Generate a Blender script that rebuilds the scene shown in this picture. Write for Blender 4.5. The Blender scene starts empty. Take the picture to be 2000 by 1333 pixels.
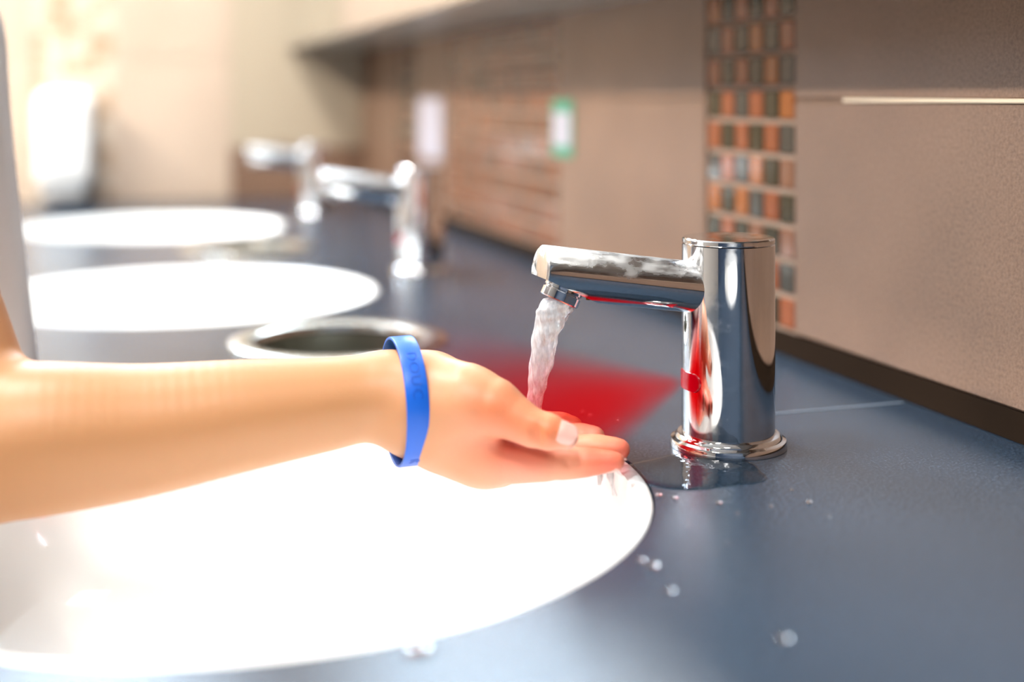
import bpy, bmesh, math, random
import numpy as np
from mathutils import Vector, Matrix

# ------------------------------------------------------------------ camera
SC = bpy.context.scene
COL = SC.collection
EYE = 0.219                      # eye height above the worktop (worktop top is z = 0)
YAW = math.radians(17.74)        # the lens is turned this much from the wall's direction towards the wall
FPX = 2500.0                     # focal length in pixels of the 2000 x 1333 frame
HOR = 190.0
CA, SA = math.cos(YAW), math.sin(YAW)
cam_data = bpy.data.cameras.new('camera')
cam = bpy.data.objects.new('camera', cam_data); COL.objects.link(cam)
cam.location = (0, 0, EYE); cam.rotation_euler = (math.pi/2, 0, -YAW)
cam_data.sensor_width = 36; cam_data.lens = 36*FPX/2000
cam_data.shift_y = -(666.5-HOR)/2000
cam_data.clip_start = 0.01
cam_data.dof.use_dof = True
cam_data.dof.focus_distance = 0.775
cam_data.dof.aperture_fstop = 2.2
SC.camera = cam

SC.cycles.max_bounces = 8; SC.cycles.diffuse_bounces = 3; SC.cycles.glossy_bounces = 4
SC.cycles.transmission_bounces = 6; SC.cycles.transparent_max_bounces = 6; SC.cycles.volume_bounces = 0
SC.cycles.caustics_reflective = False; SC.cycles.caustics_refractive = False
SC.cycles.use_adaptive_sampling = True; SC.cycles.adaptive_threshold = 0.05; SC.cycles.use_light_tree = False
SC.cycles.volume_step_rate = 2.0
# ------------------------------------------------------------------ world, lights, exposure
SC.view_settings.view_transform = 'Standard'
SC.view_settings.look = 'None'
SC.view_settings.gamma = 1
SC.view_settings.use_curve_mapping = False
SC.view_settings.exposure = 0.22
world = bpy.data.worlds.new('world'); SC.world = world; world.use_nodes = True
world.node_tree.nodes['Background'].inputs[0].default_value = (0.75, 0.87, 1, 1)
world.node_tree.nodes['Background'].inputs[1].default_value = 1.0
LAMP_W = 68.0       # each linear ceiling lamp
PANEL_W = 25.0       # each square ceiling panel
WINDOW_W = 62.0

def area(name, loc, rot, sx, sy, power, col=(1, 1, 1)):
    l = bpy.data.lights.new(name, 'AREA'); l.shape = 'RECTANGLE'; l.size = sx; l.size_y = sy
    l.energy = power; l.color = col
    o = bpy.data.objects.new(name, l); COL.objects.link(o); o.location = loc; o.rotation_euler = rot
    return o

XW, YF = 0.55, 2.80              # tiled wall beside the worktop, far wall
XL, YB, ZC, ZF = -2.7, -1.7, 1.68, -0.85

def P(u, v, Z):
    """world point seen at pixel (u, v) at depth Z"""
    xc = (u-1000)/FPX*Z
    return Vector((xc*CA+Z*SA, -xc*SA+Z*CA, EYE-(v-HOR)/FPX*Z))
def G(u, v, z=0.0):
    """point of the plane at height z seen at pixel (u, v)"""
    return P(u, v, (EYE-z)*FPX/(v-HOR))

# ------------------------------------------------------------------ materials
MAT = {}
def mat(name, col=(0.8, 0.8, 0.8), rough=0.5, metal=0.0, **kw):
    m = bpy.data.materials.new(name); m.use_nodes = True
    b = m.node_tree.nodes['Principled BSDF']
    b.inputs['Base Color'].default_value = (*col, 1)
    b.inputs['Roughness'].default_value = rough
    b.inputs['Metallic'].default_value = metal
    for k, v in kw.items():
        k = k.replace('_', ' ')
        b.inputs[k].default_value = v
    MAT[name] = m
    return m
def nd(m, typ, **kw):
    n = m.node_tree.nodes.new(typ)
    for k, v in kw.items():
        if hasattr(n, k): setattr(n, k, v)
        else: n.inputs[k].default_value = v
    return n
def lk(m, a, b): m.node_tree.links.new(a, b)
def bsdf(m): return m.node_tree.nodes['Principled BSDF']
def speckle(m, c0, c1, scale, coord='Object', detail=4.0, lo=0.3, hi=0.7, bump=0.0, bscale=None, big=None):
    tc = nd(m, 'ShaderNodeTexCoord')
    n = nd(m, 'ShaderNodeTexNoise'); n.inputs['Scale'].default_value = scale; n.inputs['Detail'].default_value = detail
    n.inputs['Roughness'].default_value = 0.7
    lk(m, tc.outputs[coord], n.inputs['Vector'])
    r = nd(m, 'ShaderNodeValToRGB')
    r.color_ramp.elements[0].position = lo; r.color_ramp.elements[0].color = (*c0, 1)
    r.color_ramp.elements[1].position = hi; r.color_ramp.elements[1].color = (*c1, 1)
    lk(m, n.outputs['Fac'], r.inputs['Fac'])
    out = r.outputs['Color']
    if big:
        n2 = nd(m, 'ShaderNodeTexNoise'); n2.inputs['Scale'].default_value = big[0]; n2.inputs['Detail'].default_value = 3
        lk(m, tc.outputs[coord], n2.inputs['Vector'])
        mr = nd(m, 'ShaderNodeMapRange'); mr.inputs['From Min'].default_value = 0.3; mr.inputs['From Max'].default_value = 0.7
        mr.inputs['To Min'].default_value = 1-big[1]; mr.inputs['To Max'].default_value = 1+big[1]
        lk(m, n2.outputs['Fac'], mr.inputs['Value'])
        vm = nd(m, 'ShaderNodeVectorMath', operation='SCALE')
        lk(m, out, vm.inputs[0]); lk(m, mr.outputs['Result'], vm.inputs['Scale'])
        out = vm.outputs['Vector']
    lk(m, out, bsdf(m).inputs['Base Color'])
    if bump:
        bn = nd(m, 'ShaderNodeBump'); bn.inputs['Strength'].default_value = bump; bn.inputs['Distance'].default_value = 0.001
        if bscale:
            n3 = nd(m, 'ShaderNodeTexNoise'); n3.inputs['Scale'].default_value = bscale; n3.inputs['Detail'].default_value = 3
            lk(m, tc.outputs[coord], n3.inputs['Vector']); src = n3.outputs['Fac']
        else: src = n.outputs['Fac']
        lk(m, src, bn.inputs['Height']); lk(m, bn.outputs['Normal'], bsdf(m).inputs['Normal'])

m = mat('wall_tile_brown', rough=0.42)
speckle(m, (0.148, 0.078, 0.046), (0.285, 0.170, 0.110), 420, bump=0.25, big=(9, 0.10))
m = mat('wall_tile_cream', rough=0.38)
speckle(m, (0.50, 0.375, 0.275), (0.62, 0.48, 0.37), 300, big=(6, 0.06))
m = mat('wall_tile_olive', rough=0.45)
speckle(m, (0.43, 0.345, 0.245), (0.50, 0.41, 0.30), 300)
mat('grout', (0.35, 0.235, 0.165), 0.8)
mat('grout_pale', (0.62, 0.54, 0.45), 0.8)
mat('sealant_dark', (0.020, 0.011, 0.006), 0.9, Specular_IOR_Level=0.05)
mat('lit_edge_cream', (0.92, 0.77, 0.58), 0.35)  # pale colour standing in for light on the tile edge
mat('mosaic_orange', (0.32, 0.090, 0.012), 0.12, Specular_IOR_Level=0.35)
mat('mosaic_rust', (0.27, 0.070, 0.022), 0.14, Specular_IOR_Level=0.35)
mat('mosaic_olive', (0.036, 0.028, 0.010), 0.12, Specular_IOR_Level=0.35)
mat('mosaic_slate', (0.050, 0.046, 0.036), 0.12, Specular_IOR_Level=0.35)
mat('mosaic_brown', (0.21, 0.082, 0.040), 0.14)
mat('mosaic_umber', (0.13, 0.065, 0.036), 0.16)
mat('mosaic_cream', (0.70, 0.57, 0.44), 0.16)
mat('mosaic_tan', (0.50, 0.35, 0.23), 0.16)
m = mat('stone', rough=0.17)
speckle(m, (0.007, 0.015, 0.028), (0.060, 0.090, 0.130), 620, detail=5, lo=0.40, hi=0.66, bump=0.18, big=(5, 0.12))
mat('stone_seam', (0.16, 0.19, 0.23), 0.4)
mat('ceramic', (0.90, 0.90, 0.885), 0.08, Coat_Weight=0.3)
m = mat('chrome', (0.72, 0.72, 0.73), 0.045, 1.0)
tc = nd(m, 'ShaderNodeTexCoord'); n = nd(m, 'ShaderNodeTexNoise'); n.inputs['Scale'].default_value = 90; n.inputs['Detail'].default_value = 8
lk(m, tc.outputs['Object'], n.inputs['Vector'])
mr = nd(m, 'ShaderNodeMapRange'); mr.inputs['From Min'].default_value = 0.52; mr.inputs['From Max'].default_value = 0.75
mr.inputs['To Min'].default_value = 0.035; mr.inputs['To Max'].default_value = 0.20
lk(m, n.outputs['Fac'], mr.inputs['Value']); lk(m, mr.outputs['Result'], bsdf(m).inputs['Roughness'])
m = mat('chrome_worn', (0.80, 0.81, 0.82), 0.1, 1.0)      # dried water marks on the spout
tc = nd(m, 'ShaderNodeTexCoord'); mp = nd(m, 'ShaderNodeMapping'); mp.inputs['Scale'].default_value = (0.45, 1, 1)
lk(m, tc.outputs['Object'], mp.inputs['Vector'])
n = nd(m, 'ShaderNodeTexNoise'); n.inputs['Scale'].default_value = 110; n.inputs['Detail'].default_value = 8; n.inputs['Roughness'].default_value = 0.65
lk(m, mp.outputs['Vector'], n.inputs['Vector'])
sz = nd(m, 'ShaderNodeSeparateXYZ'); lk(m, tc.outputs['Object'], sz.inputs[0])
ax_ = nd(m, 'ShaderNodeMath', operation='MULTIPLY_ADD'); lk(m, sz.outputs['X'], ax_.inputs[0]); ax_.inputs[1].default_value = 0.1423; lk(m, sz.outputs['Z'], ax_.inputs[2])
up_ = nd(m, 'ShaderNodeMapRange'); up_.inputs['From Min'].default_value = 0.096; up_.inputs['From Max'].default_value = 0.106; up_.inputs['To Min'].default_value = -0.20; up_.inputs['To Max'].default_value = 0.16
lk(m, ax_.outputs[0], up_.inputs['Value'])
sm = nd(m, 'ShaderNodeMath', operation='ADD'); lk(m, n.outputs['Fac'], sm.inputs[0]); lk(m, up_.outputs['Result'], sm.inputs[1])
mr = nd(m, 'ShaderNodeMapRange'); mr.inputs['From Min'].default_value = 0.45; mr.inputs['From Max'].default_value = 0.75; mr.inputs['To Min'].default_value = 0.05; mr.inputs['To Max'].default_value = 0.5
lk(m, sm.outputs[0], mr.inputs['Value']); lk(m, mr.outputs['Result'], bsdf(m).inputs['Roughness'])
mat('steel', (0.66, 0.65, 0.60), 0.22, 1.0)
mat('steel_dark', (0.32, 0.31, 0.26), 0.35, 1.0)
mat('mesh_dark', (0.06, 0.06, 0.06), 0.4, 0.6)
m = mat('sensor_red', (0.30, 0.0, 0.005), 0.08)
bsdf(m).inputs['Emission Color'].default_value = (1, 0.0, 0.01, 1); bsdf(m).inputs['Emission Strength'].default_value = 0.08; m.cycles.emission_sampling = 'NONE'
mat('mirror', (0.90, 0.90, 0.88), 0.01, 1.0)
mat('cabinet_panel', (0.50, 0.48, 0.43), 0.28, 0.55)
mat('white_plastic', (0.88, 0.88, 0.86), 0.25)
mat('grey_plastic', (0.35, 0.35, 0.36), 0.4)
mat('paper_white', (0.46, 0.42, 0.46), 0.6)
mat('paper_green', (0.06, 0.27, 0.16), 0.5)
mat('plaster', (0.52, 0.47, 0.42), 0.8)
mat('door_blue', (0.025, 0.045, 0.085), 0.5)
mat('ceiling_white', (0.86, 0.86, 0.84), 0.8)
m = mat('floor_tile', rough=0.4); speckle(m, (0.16, 0.14, 0.12), (0.24, 0.21, 0.18), 40)
m = mat('wristband_blue', (0.003, 0.115, 0.62), 0.40)
mat('wristband_letter', (0.002, 0.085, 0.50), 0.40)
mat('shirt', (0.95, 0.90, 0.87), 0.9)
mat('trousers', (0.05, 0.07, 0.13), 0.9)
mat('shoe', (0.10, 0.10, 0.11), 0.6)
m = mat('hair', (0.05, 0.028, 0.015), 0.5)
mat('eye_white', (0.85, 0.85, 0.85), 0.2); mat('iris', (0.06, 0.035, 0.02), 0.2)
mat('lip', (0.55, 0.22, 0.18), 0.45)
mat('nail', (0.86, 0.49, 0.42), 0.3)
m = mat('skin', rough=0.45, Subsurface_Weight=0.18, Subsurface_Scale=0.006)
bsdf(m).inputs['Subsurface Radius'].default_value = (1.0, 0.35, 0.18)
at = nd(m, 'ShaderNodeAttribute', attribute_name='tone'); lk(m, at.outputs['Color'], bsdf(m).inputs['Base Color'])
tc = nd(m, 'ShaderNodeTexCoord'); n = nd(m, 'ShaderNodeTexNoise'); n.inputs['Scale'].default_value = 700
lk(m, tc.outputs['Object'], n.inputs['Vector'])
bn = nd(m, 'ShaderNodeBump'); bn.inputs['Strength'].default_value = 0.12; bn.inputs['Distance'].default_value = 0.0006
lk(m, n.outputs['Fac'], bn.inputs['Height']); lk(m, bn.outputs['Normal'], bsdf(m).inputs['Normal'])
mat('water', (1, 1, 1), 0.0, IOR=1.33, Transmission_Weight=1.0)
m = mat('water_film', (1, 1, 1), 0.02)      # a film too thin to bend what lies under it
fr = nd(m, 'ShaderNodeFresnel'); fr.inputs['IOR'].default_value = 1.33
tp = nd(m, 'ShaderNodeBsdfTransparent'); tp.inputs['Color'].default_value = (0.90, 0.93, 0.95, 1)
gl = nd(m, 'ShaderNodeBsdfGlossy'); gl.inputs['Roughness'].default_value = 0.02
tc = nd(m, 'ShaderNodeTexCoord'); n = nd(m, 'ShaderNodeTexNoise'); n.inputs['Scale'].default_value = 160; n.inputs['Detail'].default_value = 2
lk(m, tc.outputs['Object'], n.inputs['Vector'])
bn = nd(m, 'ShaderNodeBump'); bn.inputs['Strength'].default_value = 0.35; bn.inputs['Distance'].default_value = 0.0008
lk(m, n.outputs['Fac'], bn.inputs['Height']); lk(m, bn.outputs['Normal'], gl.inputs['Normal'])
mx = nd(m, 'ShaderNodeMixShader'); lk(m, fr.outputs[0], mx.inputs[0]); lk(m, tp.outputs[0], mx.inputs[1]); lk(m, gl.outputs[0], mx.inputs[2])
lk(m, mx.outputs[0], m.node_tree.nodes['Material Output'].inputs['Surface'])
# falling water: clear with milky air streaks in it
m = mat('water_foam', (1, 1, 1), 0.03, IOR=1.33, Transmission_Weight=1.0)
tc = nd(m, 'ShaderNodeTexCoord'); mp = nd(m, 'ShaderNodeMapping'); mp.inputs['Scale'].default_value = (1, 1, 0.22)
lk(m, tc.outputs['Object'], mp.inputs['Vector'])
n = nd(m, 'ShaderNodeTexNoise'); n.inputs['Scale'].default_value = 420; n.inputs['Detail'].default_value = 3
lk(m, mp.outputs['Vector'], n.inputs['Vector'])
bn = nd(m, 'ShaderNodeBump'); bn.inputs['Strength'].default_value = 0.7; bn.inputs['Distance'].default_value = 0.0015
lk(m, n.outputs['Fac'], bn.inputs['Height']); lk(m, bn.outputs['Normal'], bsdf(m).inputs['Normal'])
d2 = nd(m, 'ShaderNodeBsdfDiffuse'); d2.inputs['Color'].default_value = (0.93, 0.92, 0.92, 1)
t2 = nd(m, 'ShaderNodeBsdfTranslucent'); t2.inputs['Color'].default_value = (0.93, 0.92, 0.92, 1)
m1 = nd(m, 'ShaderNodeMixShader'); m1.inputs[0].default_value = 0.5
lk(m, d2.outputs[0], m1.inputs[1]); lk(m, t2.outputs[0], m1.inputs[2])
mr = nd(m, 'ShaderNodeMapRange'); mr.inputs['From Min'].default_value = 0.40; mr.inputs['From Max'].default_value = 0.65
mr.inputs['To Min'].default_value = 0.30; mr.inputs['To Max'].default_value = 0.85
lk(m, n.outputs['Fac'], mr.inputs['Value'])
m2 = nd(m, 'ShaderNodeMixShader'); lk(m, mr.outputs['Result'], m2.inputs[0])
lk(m, bsdf(m).outputs[0], m2.inputs[1]); lk(m, m1.outputs[0], m2.inputs[2])
lk(m, m2.outputs[0], m.node_tree.nodes['Material Output'].inputs['Surface'])
m = MAT['water_foam'].copy(); m.name = 'water_white'; MAT['water_white'] = m
for n in m.node_tree.nodes:
    if n.type == 'MAP_RANGE': n.inputs['To Min'].default_value = 0.6; n.inputs['To Max'].default_value = 0.95
def emis(name, col, s):
    m = mat(name, col, 0.5); b = bsdf(m)
    b.inputs['Emission Color'].default_value = (*col, 1); b.inputs['Emission Strength'].default_value = s
    m.cycles.emission_sampling = 'NONE'
emis('lamp_diffuser', (1.0, 0.97, 0.92), 6.0)
emis('window_glass', (0.50, 0.76, 1.0), 4.0)

# ------------------------------------------------------------------ mesh helpers
def obj(name, me, material=None, parent=None, smooth=None):
    if material: me.materials.append(MAT[material])
    o = bpy.data.objects.new(name, me); COL.objects.link(o)
    if parent: o.parent = parent
    if smooth is not None and len(me.polygons):
        me.shade_smooth()
        if smooth < 180: me.set_sharp_from_angle(angle=math.radians(smooth))
    return o
def from_bm(bm, name='mesh'):
    bmesh.ops.recalc_face_normals(bm, faces=bm.faces)
    me = bpy.data.meshes.new(name); bm.to_mesh(me); bm.free(); return me
def pyd(verts, faces, name='mesh'):
    me = bpy.data.meshes.new(name); me.from_pydata([tuple(v) for v in verts], [], faces); me.update(); return me
def tag(o, label, cat, group=None, kind=None):
    if label: o['label'] = label
    if cat: o['category'] = cat
    if group: o['group'] = group
    if kind: o['kind'] = kind
    return o
def struct(o, label=None):
    o['kind'] = 'structure'
    if label: o['label'] = label
    return o
def empty(name, loc, rz=0):
    o = bpy.data.objects.new(name, None); COL.objects.link(o); o.location = loc; o.rotation_euler = (0, 0, rz); o.empty_display_size = 0.03
    return o
def add_box(bm, x0, x1, y0, y1, z0, z1, bev=0.0, seg=2):
    b2 = bmesh.new(); bmesh.ops.create_cube(b2, size=1)
    for v in b2.verts:
        v.co = Vector(((x0+x1)/2+v.co.x*(x1-x0), (y0+y1)/2+v.co.y*(y1-y0), (z0+z1)/2+v.co.z*(z1-z0)))
    if bev: bmesh.ops.bevel(b2, geom=list(b2.edges), offset=bev, segments=seg, affect='EDGES', profile=0.5)
    me = bpy.data.meshes.new('t'); b2.to_mesh(me); b2.free(); bm.from_mesh(me); bpy.data.meshes.remove(me)
def box(name, x0, x1, y0, y1, z0, z1, material, parent=None, bev=0.0, seg=2, smooth=None):
    bm = bmesh.new(); add_box(bm, x0, x1, y0, y1, z0, z1, bev, seg)
    return obj(name, from_bm(bm, name), material, parent, smooth)
def lathe_mesh(prof, n=64, closed=False, name='lathe'):
    """prof: list of (r, z); r = 0 makes a pole"""
    vs, fs, rings = [], [], []
    for r, z in prof:
        if r < 1e-9: rings.append([len(vs)]); vs.append((0, 0, z))
        else:
            rings.append(list(range(len(vs), len(vs)+n)))
            vs += [(r*math.cos(2*math.pi*i/n), r*math.sin(2*math.pi*i/n), z) for i in range(n)]
    pairs = list(zip(rings[:-1], rings[1:]))
    if closed: pairs.append((rings[-1], rings[0]))
    for a, b in pairs:
        for i in range(n):
            j = (i+1) % n
            if len(a) == 1 and len(b) == 1: continue
            if len(a) == 1: fs.append((a[0], b[j], b[i]))
            elif len(b) == 1: fs.append((a[i], a[j], b[0]))
            else: fs.append((a[i], a[j], b[j], b[i]))
    bm = bmesh.new(); me = pyd(vs, fs, name); bm.from_mesh(me); bpy.data.meshes.remove(me)
    return from_bm(bm, name)
def lathe(name, prof, material, parent=None, n=64, smooth=35, loc=None, closed=False):
    o = obj(name, lathe_mesh(prof, n, closed, name), material, parent, smooth)
    if loc: o.location = loc
    return o

# ------------------------------------------------------------------ room shell
struct(box('floor', XL, XW, YB, YF, ZF-0.05, ZF, 'floor_tile'))
struct(box('ceiling', XL, XW, YB, YF, ZC, ZC+0.05, 'ceiling_white'))
T = 0.0035                                    # tiles stand this much proud of the wall's grout bed
wr = struct(box('wall_right', XW+T, XW+0.15, YB, YF+0.15, ZF, ZC, 'grout'))
wb = struct(box('wall_back', XL, XW+T, YF+T, YF+0.15, ZF, ZC, 'grout_pale'))
struct(box('wall_front', XL, XW+T, YB-0.1, YB, ZF, ZC, 'door_blue'))
struct(box('wall_left', XL-0.1, XL, YB, YF, ZF, ZC, 'plaster'))
WX0, WX1, WZ0, WZ1 = -1.30, 0.10, 0.80, 1.55      # high frosted window in the far wall
win = struct(empty('window_1', ((WX0+WX1)/2, YF-0.002, WZ0)))
wl, wh = WX1-WX0, WZ1-WZ0
bm = bmesh.new()
for a in ((-wl/2, wl/2, 0, 0.04), (-wl/2, wl/2, wh-0.04, wh), (-wl/2, -wl/2+0.04, 0.04, wh-0.04), (wl/2-0.04, wl/2, 0.04, wh-0.04), (-0.02, 0.02, 0.04, wh-0.04)):
    add_box(bm, a[0], a[1], -0.03, 0.0, a[2], a[3])
obj('window_frame', from_bm(bm), 'white_plastic', win)
for x0, x1 in ((-wl/2+0.04, -0.02), (0.02, wl/2-0.04)): box('pane', x0, x1, -0.008, -0.002, 0.04, wh-0.04, 'window_glass', win)
area('window_daylight', ((WX0+WX1)/2, YF-0.035, (WZ0+WZ1)/2), (-math.pi/2, 0, 0), wl-0.1, wh-0.1, WINDOW_W, (0.72, 0.86, 1.0))

# large tiles of the right wall: the joint runs at eye height
JZ = 0.2165
TB = 0.020                                    # the tiles stop above a dark sealed gap
def tile(parent, x0, x1, y0, y1, z0, z1, material, name='wall_tile', g=0.0012):
    bm = bmesh.new()
    if x0 is None:   # on the right wall
        add_box(bm, XW, XW+T+0.002, y0+g, y1-g, z0+g, z1-g, 0.0012, 1)
    else:            # on the far wall
        add_box(bm, x0+g, x1-g, YF, YF+T+0.002, z0+g, z1-g, 0.0012, 1)
    return obj(name, from_bm(bm), material, parent)
S1 = (0.947, 1.109); S2 = (1.527, 2.067); S3 = (2.311, 2.446)    # mosaic bands along the wall
edges_y = [(YB, -0.62), (-0.62, -0.02), (-0.02, 0.47), (0.47, S1[0]), (S1[1], S2[0]), (S2[1], S3[0]), (S3[1], YF+T)]
zrows = [(TB, JZ), (JZ, 0.62), (0.62, 1.15), (1.15, ZC)]
for y0, y1 in edges_y:
    for z0, z1 in zrows: tile(wr, None, None, y0, y1, z0, z1, 'wall_tile_brown')
random.seed(4)
PITY, PITZ, MG = 0.027, 0.0295, 0.0030
def mosaic_mesh(w, h, d, material, axis):
    bm = bmesh.new()
    if axis == 'x': add_box(bm, -d, 0.002, -w/2, w/2, -h/2, h/2, 0.0012, 1)
    else: add_box(bm, -w/2, w/2, -d, 0.002, -h/2, h/2, 0.0012, 1)
    me = from_bm(bm, 'mosaic_tile'); me.materials.append(MAT[material]); return me
MM = {k: mosaic_mesh(PITY-MG, PITZ-MG-0.0018, T-0.001, k, 'x') for k in ('mosaic_orange', 'mosaic_rust', 'mosaic_olive', 'mosaic_slate', 'mosaic_brown', 'mosaic_umber')}
def mosaic_wall(y0, y1, pool, top=0.335):
    n = int(round((y1-y0)/PITY))
    for r in range(40):
        z = TB+0.001+PITZ*(r+0.5)
        if z > top+PITZ: break
        for c in range(n):
            if pool == 'check':
                k = ('mosaic_olive' if random.random() < 0.6 else 'mosaic_slate') if (r+c) % 2 else random.choice(['mosaic_orange', 'mosaic_rust', 'mosaic_rust', 'mosaic_orange', 'mosaic_brown'])
            else: k = random.choice(pool)
            o = bpy.data.objects.new('mosaic_tile', MM[k]); COL.objects.link(o); o.parent = wr
            o.location = (XW+T, y0+PITY*(c+0.5), z)
            o.rotation_euler = (0, random.uniform(-0.012, 0.012), random.uniform(-0.012, 0.012))
mosaic_wall(*S1, 'check')
mosaic_wall(*S2, ['mosaic_brown', 'mosaic_brown', 'mosaic_umber', 'mosaic_brown', 'mosaic_umber', 'mosaic_brown'])
mosaic_wall(*S3, ['mosaic_slate', 'mosaic_olive', 'mosaic_slate', 'mosaic_brown'])
# dark sealed gap under the tiles and a pale strip painting the light caught by the tile edge at the eye-level joint
obj('seal_strip', from_bm((lambda b: (add_box(b, XW+0.001, XW+T+0.003, YB, YF+T, 0.0005, TB), b)[1])(bmesh.new())), 'sealant_dark', wr)
bm = bmesh.new(); add_box(bm, XW-0.0022, XW+0.003, YB, 0.87, JZ-0.0016, JZ+0.0016, 0.0008, 1)
tr = struct(obj('lit_edge_1', from_bm(bm), 'lit_edge_cream'))

# far wall: cream tiles, a mosaic band behind the soap dispenser, a darker panel by the corner
FX = [(XL, -1.9), (-1.9, -1.3), (-1.3, -0.7), (-0.7, -0.1385), (0.0235, 0.262)]
for x0, x1 in FX:
    for z0, z1 in ((ZF, 0.0), (0.0, 0.30), (0.30, 0.75), (0.75, 1.2), (1.2, ZC)): tile(wb, x0, x1, None, None, z0, z1, 'wall_tile_cream')
for z0, z1 in ((0.11, 0.45), (0.45, 0.95), (0.95, ZC)): tile(wb, 0.262, XW, None, None, z0, z1, 'wall_tile_olive')
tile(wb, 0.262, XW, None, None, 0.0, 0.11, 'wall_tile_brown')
MF = {k: mosaic_mesh(PITY-MG, PITZ-MG-0.001, T-0.001, k, 'y') for k in ('mosaic_cream', 'mosaic_tan', 'mosaic_brown')}
for r in range(36):
    for c in range(6):
        k = random.choice(['mosaic_cream', 'mosaic_tan', 'mosaic_cream', 'mosaic_cream', 'mosaic_tan'])
        o = bpy.data.objects.new('mosaic_tile', MF[k]); COL.objects.link(o); o.parent = wb
        o.location = (-0.1385+PITY*(c+0.5), YF+T, 0.001+PITZ*(r+0.5)); o.rotation_euler = (random.uniform(-0.02, 0.02), 0, random.uniform(-0.02, 0.02))
tile(wb, -0.1385, 0.0235, None, None, 0.001+PITZ*36, ZC, 'wall_tile_cream')
tile(wb, -0.1385, 0.0235, None, None, ZF, 0.0, 'wall_tile_cream')

# ------------------------------------------------------------------ worktop with its cut-outs
SINKS = [(0.080, -0.06), (0.080, 0.722), (0.083, 1.480), (0.082, 2.250)]
RS = 0.222
BINS = [(0.202, 1.142), (0.200, 1.880)]
RB = 0.098
XFRONT = -0.185
bm = bmesh.new()
def loop(pts):
    vs = [bm.verts.new((x, y, 0)) for x, y in pts]
    return [bm.edges.new((vs[i], vs[(i+1) % len(vs)])) for i in range(len(vs))]
es = loop([(XFRONT, YB+0.01), (XW+T-0.0005, YB+0.01), (XW+T-0.0005, YF-0.0005), (XFRONT, YF-0.0005)])
for x, y in SINKS: es += loop([(x+RS*math.cos(2*math.pi*i/96), y+RS*math.sin(2*math.pi*i/96)) for i in range(96)])
for x, y in BINS: es += loop([(x+(RB-0.012)*math.cos(2*math.pi*i/64), y+(RB-0.012)*math.sin(2*math.pi*i/64)) for i in range(64)])
bmesh.ops.triangle_fill(bm, use_beauty=True, use_dissolve=False, edges=es)
top = list(bm.faces)
ret = bmesh.ops.extrude_face_region(bm, geom=top)
bmesh.ops.translate(bm, vec=(0, 0, -0.03), verts=[g for g in ret['geom'] if isinstance(g, bmesh.types.BMVert)])
wt = obj('worktop', from_bm(bm, 'worktop'), 'stone')
tag(wt, 'long dark blue-grey speckled stone worktop with round cut-outs for the sinks', 'worktop')
a0, a1 = G(1525, 811), G(1722, 782)
bm = bmesh.new(); add_box(bm, 0.415, XW-0.004, 0.787, 0.7895, -0.001, 0.0003)
obj('seam', from_bm(bm), 'stone_seam', wt)
ap = box('vanity_panel', XFRONT+0.012, XFRONT+0.032, YB+0.01, YF-0.002, -0.20, -0.031, 'cabinet_panel', None, 0.002)
tag(ap, 'panel hanging below the front edge of the stone worktop', 'panel')

# ------------------------------------------------------------------ sinks and waste openings
def make_sink(i):
    x, y = SINKS[i]
    s = empty('sink', (x, y, -0.172))
    r = RS-0.0012
    prof = [(r-0.004, -0.012), (r, -0.006), (r, -0.0012), (r-0.0010, -0.0004), (r-0.004, -0.0006), (r-0.008, -0.003)]
    prof += [(0.022+(r-0.030)*math.cos(t)**0.62, -0.006-0.134*math.sin(t)**0.9) for t in [math.pi/2*k/24 for k in range(1, 24)]]
    prof += [(0.022, -0.1412), (0.022, -0.172), (0.028, -0.172), (0.029, -0.150)]
    prof += [(0.032+(r-0.034)*math.cos(t)**0.62, -0.014-0.138*math.sin(t)**0.9) for t in [math.pi/2*k/24 for k in range(23, 0, -1)]]
    b = lathe('bowl', [(a, c+0.172) for a, c in prof], 'ceramic', s, 96, 50, closed=True)
    lathe('drain', [(0.0215, 0.024), (0.0215, 0.0316), (0.018, 0.0335), (0.016, 0.0300), (0.0, 0.0300)], 'chrome', s, 40)
    return s
SL = ['white round ceramic sink at the near end, behind the viewer',
      'large white round sink directly under the washing hand, nearest in view',
      'white round sink between the two steel waste rings, second from the front',
      'white round sink farthest away, in front of the soap dispenser']
for i in range(4): tag(make_sink(i), SL[i], 'sink', 'round sinks in the worktop')
def make_bin(i):
    x, y = BINS[i]
    s = empty('waste_chute', (x, y, -0.172))
    prof = [(RB-0.014, 0.0005), (RB, 0.0004), (RB-0.0005, 0.002), (RB-0.006, 0.0042), (0.080, 0.0042), (0.0755, 0.002), (0.074, -0.004), (0.0755, -0.004), (RB-0.014, -0.002)]
    lathe('rim', [(a, b+0.172) for a, b in prof], 'steel', s, 80, 40, closed=True)
    lathe('sleeve', [(0.0755, 0.1665), (0.0755, 0.0), (0.0, 0.0), (0.0, 0.0015), (0.074, 0.0015), (0.074, 0.1665)], 'steel_dark', s, 64, 40)
    return s
BL = ['round steel-rimmed waste opening in the worktop just behind the wrist', 'smaller looking steel-rimmed waste opening beside the farthest sink']
for i in range(2): tag(make_bin(i), BL[i], 'waste chute', 'steel waste openings')

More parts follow.
